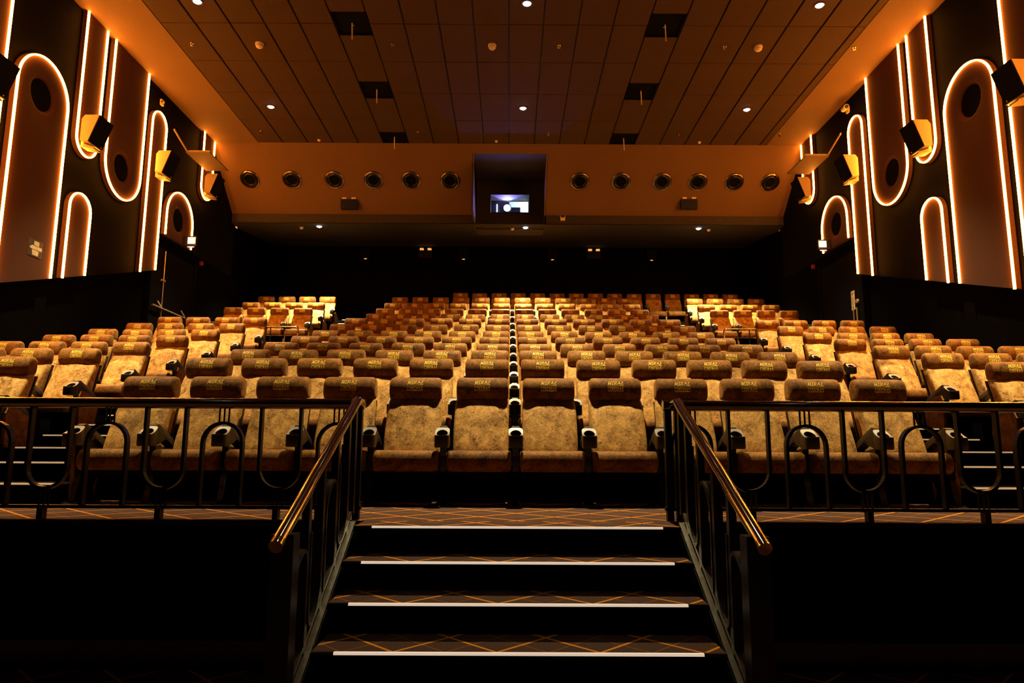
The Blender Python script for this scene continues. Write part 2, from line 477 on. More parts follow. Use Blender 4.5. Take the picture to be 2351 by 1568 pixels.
# sloping bulkhead with the projector alcove, fascia and low rear ceiling
BY0, BZ0, BY1, BZ1 = 16.25, CZ, 17.72, 7.33
def bulk(t, off=0.0):      # a point on the slope; off along its outward normal
    return (BY0 + (BY1 - BY0) * t - 0.66 * off, BZ0 + (BZ1 - BZ0) * t - 0.75 * off)
AXL, AXR, AT = -0.98, 0.83, 0.13
def slope_slab(x0, x1, t0, t1):
    (a, b), (c, e) = bulk(t0), bulk(t1)
    (a2, b2), (c2, e2) = bulk(t0, -0.10), bulk(t1, -0.10)
    vs = [(x, y, z) for x in (x0, x1) for y, z in ((a, b), (c, e), (c2, e2), (a2, b2))]
    return MB().add(vs, [(0, 1, 2, 3), (7, 6, 5, 4), (0, 4, 5, 1), (1, 5, 6, 2), (2, 6, 7, 3), (3, 7, 4, 0)])
BULK = mat('brown_bulkhead_paint', (0.165, 0.088, 0.038), 0.8, spec=0.2, var=0.04, scale=1.0)
bulkhead = structure(slope_slab(XL, AXL, 0, 1).build('wall_bulkhead', BULK))
slope_slab(AXR, XR, 0, 1).build('bulkhead_face', BULK, bulkhead)
slope_slab(AXL, AXR, 0, AT).build('bulkhead_face', BULK, bulkhead)
MB().box(XL, AXL, BY1, BY1 + 0.06, 7.085, BZ1).build('fascia', mat('brown_fascia', (0.032, 0.022, 0.016), 0.8), bulkhead)
MB().box(AXR, XR, BY1, BY1 + 0.06, 7.085, BZ1).build('fascia', bpy.data.materials['brown_fascia'], bulkhead)
for sx in (AXL, AXR):
    (a, b), (c, e) = bulk(AT), bulk(1.12)
    MB().sweep([(sx, a - .005, b), (sx, c - .005, e - 0.0)], rect_sec(0.025, 0.012), side=(1, 0, 0)).build('edge_bead', GYPSUM, bulkhead)
low = MB()
za, zb = low_ceiling(BY1), low_ceiling(BACK_Y)
low.add([(XL, BY1, za), (XR, BY1, za), (XR, BACK_Y, zb), (XL, BACK_Y, zb), (XL, BY1, za + .02), (XR, BY1, za + .02), (XR, BACK_Y, zb + .02), (XL, BACK_Y, zb + .02)],
        [(3, 2, 1, 0), (4, 5, 6, 7), (0, 1, 5, 4), (1, 2, 6, 5), (2, 3, 7, 6), (3, 0, 4, 7)])
structure(low.build('ceiling_rear', mat('dark_rear_ceiling', (0.020, 0.015, 0.012), 0.85)))
AD = 18.25      # back of the alcove
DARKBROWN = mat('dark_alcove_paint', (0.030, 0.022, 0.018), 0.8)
(ya, za2) = bulk(AT)
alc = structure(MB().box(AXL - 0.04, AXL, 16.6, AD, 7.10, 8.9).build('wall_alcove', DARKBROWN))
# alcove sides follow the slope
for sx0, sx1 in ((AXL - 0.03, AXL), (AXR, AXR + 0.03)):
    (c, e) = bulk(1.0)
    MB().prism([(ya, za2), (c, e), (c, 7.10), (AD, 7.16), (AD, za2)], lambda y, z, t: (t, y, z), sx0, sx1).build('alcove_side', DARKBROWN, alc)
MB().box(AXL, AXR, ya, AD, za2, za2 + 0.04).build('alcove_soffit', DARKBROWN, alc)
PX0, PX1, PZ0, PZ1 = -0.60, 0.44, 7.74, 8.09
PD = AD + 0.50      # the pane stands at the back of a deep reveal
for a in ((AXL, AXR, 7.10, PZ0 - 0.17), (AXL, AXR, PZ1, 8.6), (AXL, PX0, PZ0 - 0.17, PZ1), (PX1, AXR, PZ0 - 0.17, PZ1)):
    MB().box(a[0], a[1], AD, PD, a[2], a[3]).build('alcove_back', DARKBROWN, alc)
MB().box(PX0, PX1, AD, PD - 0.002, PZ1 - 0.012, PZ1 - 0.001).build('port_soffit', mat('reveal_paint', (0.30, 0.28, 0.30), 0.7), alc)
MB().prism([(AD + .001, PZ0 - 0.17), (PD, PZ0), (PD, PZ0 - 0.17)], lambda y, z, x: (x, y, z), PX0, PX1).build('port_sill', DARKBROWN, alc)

# projection port: pane, frame; booth with its lamp; projector
t = thing('projection_port', (0, PD, PZ0), 'projector port window glowing blue in the dark alcove above the centre seats', 'window')
MB().box(PX0, PX1, -0.016, -0.010, 0, PZ1 - PZ0 - 0.012).build('glass_pane', GLASS, t)
fr = MB()
for a in ((PX0, PX1, 0.0, 0.015), (PX0, PX1, PZ1 - PZ0 - .027, PZ1 - PZ0 - .012), (PX0, PX0 + .015, 0.015, PZ1 - PZ0 - .027), (PX1 - .015, PX1, 0.015, PZ1 - PZ0 - .027)):
    fr.box(a[0], a[1], -0.022, -0.004, a[2], a[3])
fr.build('port_frame', DARKBROWN, t)
BOOTH = mat('booth_paint', (0.55, 0.62, 0.72), 0.8)
structure(MB().box(-1.3, 1.3, 20.5, 20.6, 7.50, 9.0).build('wall_booth', BOOTH))
structure(MB().box(1.25, 1.3, PD, 20.5, 7.54, 9.0).build('wall_booth_right', BOOTH))
structure(MB().box(-1.3, -1.25, PD, 20.5, 7.54, 9.0).build('wall_booth_left', BOOTH))
structure(MB().box(-1.3, 1.3, PD, 20.5, 9.0, 9.05).build('ceiling_booth', BOOTH))
structure(MB().box(-1.3, 1.3, PD, 20.5, 7.50, 7.54).build('floor_booth', BOOTH))
bl = bpy.data.lights.new('booth_lamp', 'AREA'); bl.energy = 110; bl.color = (0.72, 0.87, 1.0); bl.size = 0.6
blo = bpy.data.objects.new('booth_lamp', bl); COL.objects.link(blo); blo.location = (0.9, 19.8, 8.9)
t = thing('projector', (-0.157, 19.06, 7.722), 'dark cinema projector with a glaring blue white lens behind the port window', 'projector')
PROJ = mat('projector_shell', (0.020, 0.022, 0.05), 0.5)
MB().box(-0.25, 0.37, 0.0, 0.60, 0.04, 0.29).build('body', PROJ, t)
MB().box(-0.50, 0.06, 0.05, 0.60, 0.04, 0.52).build('lamp_house', PROJ, t)
MB().lathe([(0.0, 0.0), (0.12, 0.0), (0.12, -0.16), (0.10, -0.16), (0.095, -0.11), (0, -0.11)], (0, 0, 0.22), (0, 1, 0), 24).build('lens_barrel', PROJ, t, 40)
MB().lathe([(0.0, 0.0), (0.092, 0.0)], (0, -0.125, 0.22), (0, 1, 0), 24).build('lens', emit('projector_lens', (0.55, 0.60, 1.0), 40.0), t)
MB().box(-0.30, -0.27, -0.06, 0.0, 0.10, 0.36).build('side_lamp', emit('projector_side_lamp', (0.6, 0.7, 1.0), 3.0), t)
MB().box(-0.2, -0.12, 0.05, 0.5, -0.182, 0.04).box(0.2, 0.28, 0.05, 0.5, -0.182, 0.04).build('foot', PROJ, t)
pl = bpy.data.lights.new('projector_glow', 'SPOT'); pl.energy = 90.0; pl.color = (0.22, 0.20, 1.0); pl.shadow_soft_size = 0.03
pl.spot_size, pl.spot_blend = math.radians(84), 0.3
plo = bpy.data.objects.new('projector_glow', pl); COL.objects.link(plo); plo.parent = t; plo.location = (0.0, -0.18, 0.20); plo.rotation_euler = (-PI / 2, 0, 0)

# ------------------------------------------------------------------ arch panels with LED strips on the side walls
LED_SEC = [(-0.010, 0.0), (-0.010, 0.028), (-0.005, 0.033), (0.005, 0.033), (0.010, 0.028), (0.010, 0.0)]
def led_along(path2, xw, d, off):
    """half-round strip along a (y, z) path lying on the wall plane at distance off"""
    m = MB()
    P = [Vector((y, z)) for y, z in path2]
    n, k = len(P), len(LED_SEC)
    vs = []
    for i in range(n):
        tng = (P[min(i + 1, n - 1)] - P[max(i - 1, 0)]).normalized()
        nrm = Vector((-tng.y, tng.x))
        for a, h in LED_SEC:
            q = P[i] + nrm * a
            vs.append((xw + d * (off + h), q.x, q.y))
    fs = [(i * k + j, i * k + (j + 1) % k, (i + 1) * k + (j + 1) % k, (i + 1) * k + j) for i in range(n - 1) for j in range(k)]
    fs += [tuple(range(k)), tuple((n - 1) * k + j for j in reversed(range(k)))]
    return m.add(vs, fs)

def arch_outline(ya, yb, zc, za, zb, up, n=20):
    """from the foot at ya round the arc to the foot at yb"""
    r, yc = (yb - ya) / 2, (ya + yb) / 2
    s = 1 if up else -1
    arc = [(yc - r * math.cos(PI * i / n), zc + s * r * math.sin(PI * i / n)) for i in range(n + 1)]
    leg = lambda y, z0: [(y, z0 + (zc - z0) * q / 3) for q in range(3)]
    return leg(ya, za) + arc + list(reversed(leg(yb, zb)))

def inset(path, ya, yb, zc, e, up):
    yc = (ya + yb) / 2; r = (yb - ya) / 2
    out = []
    for y, z in path:
        beyond = z > zc if up else z < zc
        if beyond:
            l = math.hypot(y - yc, z - zc); f = (r - e) / l
            out.append((yc + (y - yc) * f, zc + (z - zc) * f))
        else:
            out.append((y + (e if y < yc else -e), z))
    return out

def arch_panel(xw, d, ya, yb, zc, za, zb, up, hole, label):
    t = thing('arch_panel', (xw, (ya + yb) / 2, zc), label, 'wall panel', 'lit arch panels on the side walls')
    oy, oz = t.location.y, t.location.z
    out = [(y - oy, z - oz) for y, z in arch_outline(ya, yb, zc, za, zb, up)]
    fn = lambda y, z, off: (d * off, y, z)
    if not hole:
        MB().prism(out, fn, F0, F1).build('panel', PANEL, t)
    else:
        # ring of quads between the round recess and the outline (star-shaped about the arc's centre)
        angs = sorted(set([round(math.atan2(z, y), 4) for y, z in out] + [round(-PI + 2 * PI * i / 40, 4) for i in range(40)]))
        def hit(a):
            dy, dz = math.cos(a), math.sin(a); best = None
            for (p, q), (r2, s2) in zip(out, out[1:] + out[:1]):
                ey, ez = r2 - p, s2 - q
                den = dy * ez - dz * ey
                if abs(den) < 1e-9: continue
                tt = (p * ez - q * ey) / den; uu = (p * dz - q * dy) / den
                if tt > 0 and -1e-6 <= uu <= 1 + 1e-6: best = tt if best is None else min(best, tt)
            return best
        R1, R0 = 0.315, 0.245
        m = MB(); rings = []
        for a in angs:
            h = hit(a); c, s = math.cos(a), math.sin(a)
            rings.append([fn(c * h, s * h, F0), fn(c * h, s * h, F1), fn(c * R1, s * R1, F1), fn(c * (R1 + R0 * 1.5) / 2.5, s * (R1 + R0 * 1.5) / 2.5, F1 - 0.012), fn(c * R0, s * R0, F1 - 0.045)])
        n = len(rings)
        m.add([p for r in rings for p in r], [(i * 5 + j, i * 5 + j + 1, ((i + 1) % n) * 5 + j + 1, ((i + 1) % n) * 5 + j) for i in range(n) for j in range(4)])
        m.build('panel', PANEL, t, 40)
        MB().lathe([(0.0, 0.0), (0.26, 0.0), (0.26, 0.012), (0, 0.012)], fn(0, 0, F0 + 0.005), (d, 0, 0), 32).build('speaker_mesh', GRILLE, t)
    led = inset(arch_outline(ya, yb, zc, za, zb, up), ya, yb, zc, 0.02, up)
    led_along([(y - oy, z - oz) for y, z in led], 0, d, F1).build('led_strip', LEDMAT, t)
    return t

TOP = CZ - 0.012
for xw, d, w in ((XL, 1, 'left'), (XR, -1, 'right')):
    A = lambda *a: arch_panel(xw, d, *a)
    A(9.58, 10.785, 6.64, dado(9.58) + .01, dado(10.78) + .01, True, True, f'tall wide LED arch with a round recess, nearest arch on the {w} wall')
    A(11.02, 11.635, 6.43, TOP, TOP, False, False, f'narrow LED loop hanging from ceiling behind the second speaker, {w} wall')
    A(11.865, 13.09, 6.41, TOP, TOP, False, True, f'wide LED loop hanging from ceiling with round recess in it, {w} wall')
    A(11.03, 11.64, 5.195, dado(11.03) + .01, dado(11.64) + .01, True, False, f'low narrow LED arch standing on the dado under two loops, {w} wall')
    A(13.32, 13.925, 7.79, dado(13.32) + .01, dado(13.92) + .01, True, False, f'tall narrow LED arch beside the exit doorway, {w} wall')
    A(14.17, 15.40, 6.165, 5.68, 5.68, True, True, f'short wide LED arch with round recess over the exit doors, {w} wall')
    A(15.63, 16.235, 7.34, TOP, TOP, False, False, f'short LED loop hanging from ceiling beside the bulkhead, {w} wall')
    # flat panel at the picture's edge, with a strip on each side
    t = thing('strip_panel', (xw, 8.72, 6.0), f'straight full height panel with LED strips beside the nearest arch, {w} wall', 'wall panel')
    MB().prism([(-.63, dado(8.09) - 6), (.63, dado(9.35) - 6), (.63, TOP - 6), (-.63, TOP - 6)], lambda y, z, o: (d * o, y, z), F0, F1).build('panel', PANEL, t)
    for yy in (-0.61, 0.61):
        led_along([(yy, dado(8.72 + yy) - 5.98), (yy, TOP - 6)], 0, d, F1).build('led_strip', LEDMAT, t)
    # the same family goes on towards the screen, outside the picture
    A(6.55, 7.75, 6.1, dado(6.55) + .01, dado(7.75) + .01, True, True, f'tall wide LED arch nearer the screen, out beyond the straight panel, {w} wall')

# wedge speakers on the side walls
def speaker(xw, d, y, z, label):
    t = thing('wall_speaker', (xw + d * (F1 + 0.046), y, z), label, 'speaker', 'wedge speakers on the side walls')
    prof = [(0.04, 0.02), (0.04, 0.39), (0.09, 0.46), (0.33, 0.46), (0.17, 0.0)]     # (out from wall, up)
    fn = lambda p, q, yy: (d * p, yy, q)
    MB().prism(prof, fn, 0.0, 0.40).build('cabinet', SPEAKER, t)
    g = [(0.332, 0.455), (0.344, 0.455), (0.187, 0.005), (0.175, 0.005)]
    MB().prism(g, fn, 0.005, 0.395).build('grille', GRILLE, t)
    br = [(0.0, -0.05), (0.0, 0.16), (0.05, 0.16), (0.05, 0.0), (0.22, -0.06), (0.22, -0.08)]
    MB().prism(br, fn, 0.10, 0.30).build('bracket', SPEAKER, t)
    MB().cyl((d * 0.185, 0.34, 0.03), (d * 0.20, 0.34, 0.03), 0.012, 8).build('badge', WHITEPLASTIC, t)
BOARDMAT = mat('board_paint', (0.15, 0.085, 0.04), 0.7, var=0.05)
SPK = [(8.73, 6.02), (11.02, 6.28), (13.44, 6.72), (15.66, 7.13)]
for xw, d, w in ((XL, 1, 'left'), (XR, -1, 'right')):
    for i, (y, z) in enumerate(SPK):
        q = ('cropped by the picture edge', 'under the narrow hanging loop', 'by the tall narrow arch', 'by the short loop near the bulkhead')[i]
        speaker(xw, d, y, z, f'wedge shaped speaker on the {w} wall, {q}')
    # thin board on a strut high in the back corner
    t = thing('bracket_board', (xw + d * (F1 + 0.05), 15.25, 7.70), f'thin tilted board on a strut high in the back corner, {w} wall', 'board')
    MB().box(min(0, d * 0.52), max(0, d * 0.52), -0.52, 0.52, 0, 0.025).build('board', BOARDMAT, t)
    MB().sweep([(d * 0.02, -0.45, 0.02), (d * 0.02, -1.15, 0.24)], rect_sec(0.03, 0.03), side=(1, 0, 0)).build('strut', SPEAKER, t)
    MB().box(min(0, d * 0.52), max(0, d * 0.52), -0.50, -0.47, 0.025, 0.06).build('batten', SPEAKER, t)

# ------------------------------------------------------------------ lights in the ceilings
def downlight(x, y, z, power, label, spread=62):
    t = thing('downlight', (x, y, z), label, 'ceiling light', 'recessed ceiling downlights')
    MB().lathe([(0.075, 0.0), (0.095, 0.0), (0.095, -0.010), (0.070, -0.010), (0.070, 0.0)], (0, 0, 0), (0, 0, 1), 24).build('trim_ring', CEIL, t, 40)
    MB().lathe([(0.0, -0.034), (0.030, -0.030), (0.052, -0.018), (0.068, -0.002)], (0, 0, 0), (0, 0, 1), 24).build('lens', LAMP, t, 60)
    l = bpy.data.lights.new('downlight_beam', 'SPOT')
    l.energy, l.color, l.spot_size, l.spot_blend, l.shadow_soft_size = power, SPOT_COLOR, math.radians(spread), 1.0, 0.10
    o = bpy.data.objects.new('downlight_beam', l); COL.objects.link(o); o.parent = t; o.location = (0, 0, -0.10)
for x, w in ((-5.285, 'left'), (0.20, 'centre'), (5.077, 'right')):     # dimmed fill row added out of picture to light floor and seat fronts
    downlight(x, -0.20, CZ, 0.11 * SPOT_POWER, f'added dimmed fill downlight over the front floor, out of picture, {w} column')
RW = ['by the bulkhead', 'in the second row from the bulkhead', 'in the third row, out of picture', 'in the fourth row, out of picture', 'in the fifth row, out of picture']
for r, y in enumerate((14.425, 10.77, 7.11)):
    for x, w in ((-5.285, 'left'), (0.20, 'centre'), (5.077, 'right')):
        downlight(x, y, CZ, SPOT_POWER, f'white downlight in the tiled ceiling, {w} column, {RW[r]}')
for x, w in ((-5.15, 'left'), (0.34, 'centre'), (4.95, 'right')):
    downlight(x, 18.12, low_ceiling(18.12), REAR_SPOT_POWER, f'white downlight in the low rear ceiling, {w} one of three', 104)

# ------------------------------------------------------------------ seat: shared meshes
HEAD = [(0.200, 0.842), (0.172, 0.862), (0.158, 0.900), (0.156, 0.940), (0.164, 0.980), (0.182, 1.015), (0.210, 1.038), (0.245, 1.046), (0.285, 1.040), (0.312, 1.015), (0.322, 0.970), (0.318, 0.910), (0.305, 0.862), (0.280, 0.845)]
BACKP = [(-0.070, 0.350), (-0.060, 0.395), (-0.044, 0.440), (-0.024, 0.490), (0.002, 0.540), (0.028, 0.590), (0.054, 0.640), (0.080, 0.690), (0.108, 0.740), (0.137, 0.785), (0.166, 0.830), (0.195, 0.868), (0.235, 0.890), (0.285, 0.890), (0.295, 0.850), (0.255, 0.740), (0.205, 0.600), (0.150, 0.450), (0.110, 0.340), (0.06, 0.325), (-0.04, 0.325)]
CUSH = [(-0.325, 0.262), (-0.352, 0.290), (-0.358, 0.340), (-0.350, 0.385), (-0.325, 0.412), (-0.280, 0.424), (-0.200, 0.424), (-0.080, 0.412), (0.030, 0.400), (0.055, 0.360), (0.045, 0.300), (0.0, 0.265), (-0.15, 0.255)]
M_HEAD = MB().bolster(HEAD, 0.222, 0.035).mesh('headrest', VELVET, 60)
back = MB().bolster(BACKP, 0.229, 0.030, inner=16)
def recess(p):          # arched middle bulged forward, shaped so the headrest's shadow falls in an arc
    x, y, z = p
    if y > 0.20 or z < 0.36 or y > (z - 0.43) * 0.56 + 0.0 + 0.02: return p
    d = max(abs(x) - 0.165, 0) if z < 0.66 else max(math.hypot(x, z - 0.66) - 0.165, 0)
    f = min(d / 0.035, 1.0); f = f * f * (3 - 2 * f)
    return (x, y - 0.016 * (1 - f), z)
back.v = [recess(p) for p in back.v]
M_BACK = back.mesh('backrest', GOLDVELVET, 50)
M_CUSH = MB().bolster(CUSH, 0.252, 0.030).mesh('seat_cushion', VELVET, 50)
pan = MB().prism([(-0.29, 0.256), (0.04, 0.262), (0.02, 0.20), (-0.22, 0.20)], lambda y, z, x: (x, y, z), -0.235, 0.235)
M_PAN = pan.mesh('seat_pan', BLACKMETAL)
M_SHELL = MB().prism([(0.116, 0.34), (0.157, 0.45), (0.300, 0.85), (0.325, 0.85), (0.185, 0.44), (0.145, 0.33)], lambda y, z, x: (x, y, z), -0.22, 0.22).mesh('back_shell', PLASTIC)
# armrest: hump behind the cup holder, sloping down to the back
ARM = [(-0.285, 0.500), (-0.285, 0.575), (-0.255, 0.612), (-0.215, 0.618), (-0.10, 0.570), (0.05, 0.500), (0.105, 0.465), (0.115, 0.425), (0.09, 0.415), (0.04, 0.445), (-0.10, 0.500), (-0.20, 0.530), (-0.235, 0.50), (-0.25, 0.45)]
M_ARM = MB().bolster(ARM, 0.042, 0.014, nseg=2).mesh('armrest', PLASTIC, 40)
def cup_meshes():
    body, rim = MB(), MB()
    n = 20; W, D0, D1 = 0.057, -0.405, -0.272
    yc, rr = (D0 + D1) / 2, 0.043
    def sq(a, k=1.0):       # rounded square outline
        c, s = math.cos(a), math.sin(a); e = 0.45
        return (k * W * abs(c) ** e * (1 if c > 0 else -1), yc + k * (D1 - D0) / 2 * abs(s) ** e * (1 if s > 0 else -1))
    def zt(y):              # rim is low in front, high behind
        f = (y - D0) / (D1 - D0)
        return 0.540 + 0.062 * max(0, (f - 0.25) / 0.75) ** 1.3
    A = [2 * PI * i / n for i in range(n)]
    vs = []
    for a in A:
        x, y = sq(a); x2, y2 = sq(a, 0.90)
        vs += [(x2, y2, 0.445), (x, y, 0.455), (x, y, zt(y) - 0.006)]
    fs = [(i * 3 + j, i * 3 + j + 1, ((i + 1) % n) * 3 + j + 1, ((i + 1) % n) * 3 + j) for i in range(n) for j in range(2)]
    fs.append(tuple(i * 3 for i in range(n)))
    body.add(vs, fs)
    vs = []                 # well
    for a in A:
        x, y = rr * math.cos(a), yc + rr * math.sin(a)
        vs += [(x, y, zt(y) - 0.003), (x * .9, yc + (y - yc) * .9, 0.47)]
    fs = [(i * 2, i * 2 + 1, ((i + 1) % n) * 2 + 1, ((i + 1) % n) * 2) for i in range(n)] + [tuple(i * 2 + 1 for i in range(n))]
    body.add(vs, fs)
    vs = []
    for a in A:
        x, y = sq(a); xi, yi = rr * math.cos(a), yc + rr * math.sin(a)
        vs += [(x, y, zt(y) - 0.008), (x, y, zt(y)), (xi, yi, zt(yi)), (xi, yi, zt(yi) - 0.008)]
    rim.add(vs, [(i * 4 + j, i * 4 + j + 1, ((i + 1) % n) * 4 + j + 1, ((i + 1) % n) * 4 + j) for i in range(n) for j in range(3)])
    return body.mesh('cup_holder', PLASTIC, 40), rim.mesh('cup_rim', RIM, 40)
M_CUP, M_RIM = cup_meshes()
leg = MB().prism([(-0.245, 0.455), (-0.07, 0.43), (0.09, 0.42), (0.13, 0.36), (0.02, 0.26), (-0.06, 0.12), (-0.02, 0.0), (-0.30, 0.0), (-0.262, 0.12), (-0.225, 0.26), (-0.235, 0.38)], lambda y, z, x: (x, y, z), -0.024, 0.024)
M_LEG = leg.mesh('leg', GLOSSBLACK)
foot = MB().box(-0.065, 0.065, -0.315, 0.0, 0.0, 0.010)
for bx in (-0.045, 0.045):
    for by in (-0.29, -0.03):
        foot.cyl((bx, by, 0.010), (bx, by, 0.022), 0.011, 6)
M_FOOT = foot.mesh('foot_plate', STEEL)
ENDP = [(-0.235, 0.05), (-0.255, 0.445), (-0.225, 0.50), (-0.10, 0.495), (0.09, 0.415), (0.10, 0.30), (0.06, 0.05)]
M_END = MB().prism(ENDP, lambda y, z, x: (x, y, z), -0.016, 0.016).mesh('end_panel', VELVET)

# lettering: slab capitals as polygons in a unit-high box
def R(a, b, c, d): return [(a, b), (c, b), (c, d), (a, d)]
GLYPH = {
 'M': (1.02, [R(.10, 0, .30, 1), R(.72, 0, .92, 1), [(.08, 1), (.32, 1), (.58, .2), (.44, .2)], [(.94, 1), (.70, 1), (.44, .2), (.58, .2)], R(0, 0, .38, .13), R(.64, 0, 1.02, .13), R(0, .87, .25, 1), R(.77, .87, 1.02, 1)]),
 'I': (.46, [R(.12, 0, .34, 1), R(0, 0, .46, .14), R(0, .86, .46, 1)]),
 'R': (.88, [R(.10, 0, .31, 1), R(.1, .86, .64, 1), R(.1, .42, .64, .56), [(.56, .46), (.68, .46), (.80, .58), (.80, .84), (.68, .97), (.56, .97)], [(.38, .46), (.60, .46), (.88, 0), (.62, 0)], R(0, 0, .40, .13), R(0, .87, .3, 1)]),
 'A': (.92, [[(.36, 1), (.56, 1), (.30, 0), (.08, 0)], [(.36, 1), (.56, 1), (.86, 0), (.62, 0)], R(.24, .28, .68, .40), R(0, 0, .34, .13), R(.56, 0, .92, .13)]),
 'J': (.62, [R(.28, .1, .49, 1), R(.08, 0, .42, .16), R(0, 0, .18, .32), R(.14, .86, .62, 1)]),
 'C': (.76, [R(.04, .15, .26, .85), R(.12, .85, .70, 1), R(.12, 0, .70, .15), R(.55, .64, .72, 1), R(.55, 0, .72, .34)]),
 'N': (.92, [R(.10, 0, .28, 1), R(.64, 0, .82, 1), [(.1, 1), (.34, 1), (.82, 0), (.58, 0)], R(0, 0, .38, .13), R(.54, .87, .92, 1), R(0, .87, .2, 1)]),
 'E': (.76, [R(.10, 0, .31, 1), R(0, .86, .72, 1), R(0, 0, .72, .14), R(.2, .43, .56, .57), R(.56, .68, .72, 1), R(.56, 0, .72, .32)]),
 'S': (.74, [R(.10, .85, .66, 1), R(.04, .50, .25, .93), R(.10, .43, .64, .57), R(.49, .07, .70, .50), R(.08, 0, .64, .15), R(.54, .70, .70, 1), R(.04, 0, .19, .30)]),
 'P': (.8, [R(.08, 0, .28, 1), R(.08, .85, .66, 1), R(.08, .40, .66, .54), R(.54, .44, .76, .95)]),
 'U': (.8, [R(.06, .1, .26, 1), R(.54, .1, .74, 1), R(.12, 0, .68, .16)]),
 'H': (.8, [R(.06, 0, .26, 1), R(.54, 0, .74, 1), R(.2, .43, .6, .57)]),
}
def line_polys(text, x0, x1, ytop, hfun, shear=0.0, gap=0.07):
    total = sum(GLYPH[c][0] for c in text) + gap * (len(text) - 1)
    k = (x1 - x0) / total; x = 0; out = []
    for c in text:
        w, polys = GLYPH[c]
        for p in polys:
            q = []
            for a, b in p:
                xx = x0 + (x + a) * k
                h = hfun((xx - x0) / (x1 - x0))
                q.append((xx + shear * (b * h - h), ytop - h + b * h))
            out.append(q)
        x += w + gap
    return out
def logo_mesh():
    polys = line_polys('MIRAJ', -0.060, 0.070, 0.049, lambda f: 0.044 - 0.019 * f, 0.28)
    polys += [[(-0.050, 0.0035), (0.066, 0.0040), (0.066, 0.0185), (-0.02, 0.0065)]]
    polys += line_polys('CINEMAS', -0.069, 0.066, -0.001, lambda f: 0.042)
    bm = bmesh.new()
    for p in polys:
        bm.faces.new([bm.verts.new((x, y, 0)) for x, y in p])
    for k in range(-4, 6):
        g = bm.verts[:] + bm.edges[:] + bm.faces[:]
        bmesh.ops.bisect_plane(bm, geom=g, plane_co=(0, k * 0.011, 0), plane_no=(0, 1, 0))
    # wrap round the bolster's front
    front = [(0.172, 0.862), (0.158, 0.900), (0.156, 0.940), (0.164, 0.980), (0.182, 1.015), (0.210, 1.038), (0.245, 1.046)]
    acc = [0.0]
    for a, b in zip(front, front[1:]): acc.append(acc[-1] + math.dist(a, b))
    c0 = acc[2] + (0.968 - 0.940)
    for v in bm.verts:
        s = min(max(c0 + v.co.y, 0), acc[-1] - 1e-6)
        i = max(k for k in range(len(acc) - 1) if acc[k] <= s)
        f = (s - acc[i]) / (acc[i + 1] - acc[i]); a, b = front[i], front[i + 1]
        t = Vector((b[0] - a[0], b[1] - a[1])).normalized(); n = Vector((-t.y, t.x))
        if n.x > 0: n = -n
        v.co = (v.co.x, a[0] + (b[0] - a[0]) * f + n.x * 0.003, a[1] + (b[1] - a[1]) * f + n.y * 0.003)
    me = bpy.data.meshes.new('lettering'); bm.to_mesh(me); bm.free()
    me.materials.append(GOLD)
    return me
M_LOGO = logo_mesh()

def make_seat(x, y, z, label, group, right_arm, end_left=False, end_right=False):
    t = thing('cinema_seat', (x, y, z), label, 'seat', group)
    h = place('headrest', M_HEAD, t, (0, random.uniform(-.004, .004), random.uniform(-.003, .003)), random.uniform(-.012, .012))
    place('lettering', M_LOGO, h)
    place('backrest', M_BACK, t)
    place('back_shell', M_SHELL, t)
    place('seat_cushion', M_CUSH, t)
    place('seat_pan', M_PAN, t)
    for sx in ((-0.285, 0.285) if right_arm else (-0.285,)):
        a = place('armrest', M_ARM, t, (sx, 0, 0))
        place('cup_holder', M_CUP, a)
        place('cup_rim', M_RIM, a)
        l = place('leg', M_LEG, t, (sx, 0, 0))
        place('foot_plate', M_FOOT, l)
    if end_left: place('end_panel', M_END, t, (-0.285 - 0.041, 0, 0))
    if end_right: place('end_panel', M_END, t, (0.285 + 0.041, 0, 0))
    return t

# centre block: twelve rows of twelve
for i in range(12):
    for k in range(12):
        make_seat((k - 5.5) * 0.57, ROW_Y[i], ROW_Z[i], f'brown velvet cinema seat, centre block, row {CARD[i + 1]} from front, {NUM[k + 1]} from left',
                  'velvet seats of the centre block', k == 11, k == 0, k == 11)
# back row of fifteen along the rear wall
for k in range(15):
    make_seat(-1.53 + 0.57 * k, ROW_Y[12], ROW_Z[12], f'brown velvet cinema seat, hindmost row along the rear wall, {NUM[k + 1]} from left', 'velvet seats of the hindmost row', k == 14, k == 0, k == 14)
# side blocks: four abreast, those in view
SIDE_ROWS = {1: 1, 2: 3, 3: 4, 4: 4, 5: 4, 6: 4, 7: 4, 9: 4, 10: 4, 11: 4}
for s, w, xa in ((-1, 'left', -5.155), (1, 'right', 5.10)):
    for i, n in SIDE_ROWS.items():
        for k in range(n):
            x = xa + s * 0.57 * k
            nm = 'aisle seat' if k == 0 else f'{NUM[k + 1]} from aisle'
            # each seat carries its left armrest; the right-hand end of the row carries both
            last = (k == 0) if s < 0 else (k == n - 1)
            make_seat(x, ROW_Y[i], ROW_Z[i], f'brown velvet cinema seat, {w} side block, row {CARD[i + 1]}, {nm}', f'velvet seats of the {w} side block', last,
                      s > 0 and k == 0, s < 0 and k == 0)

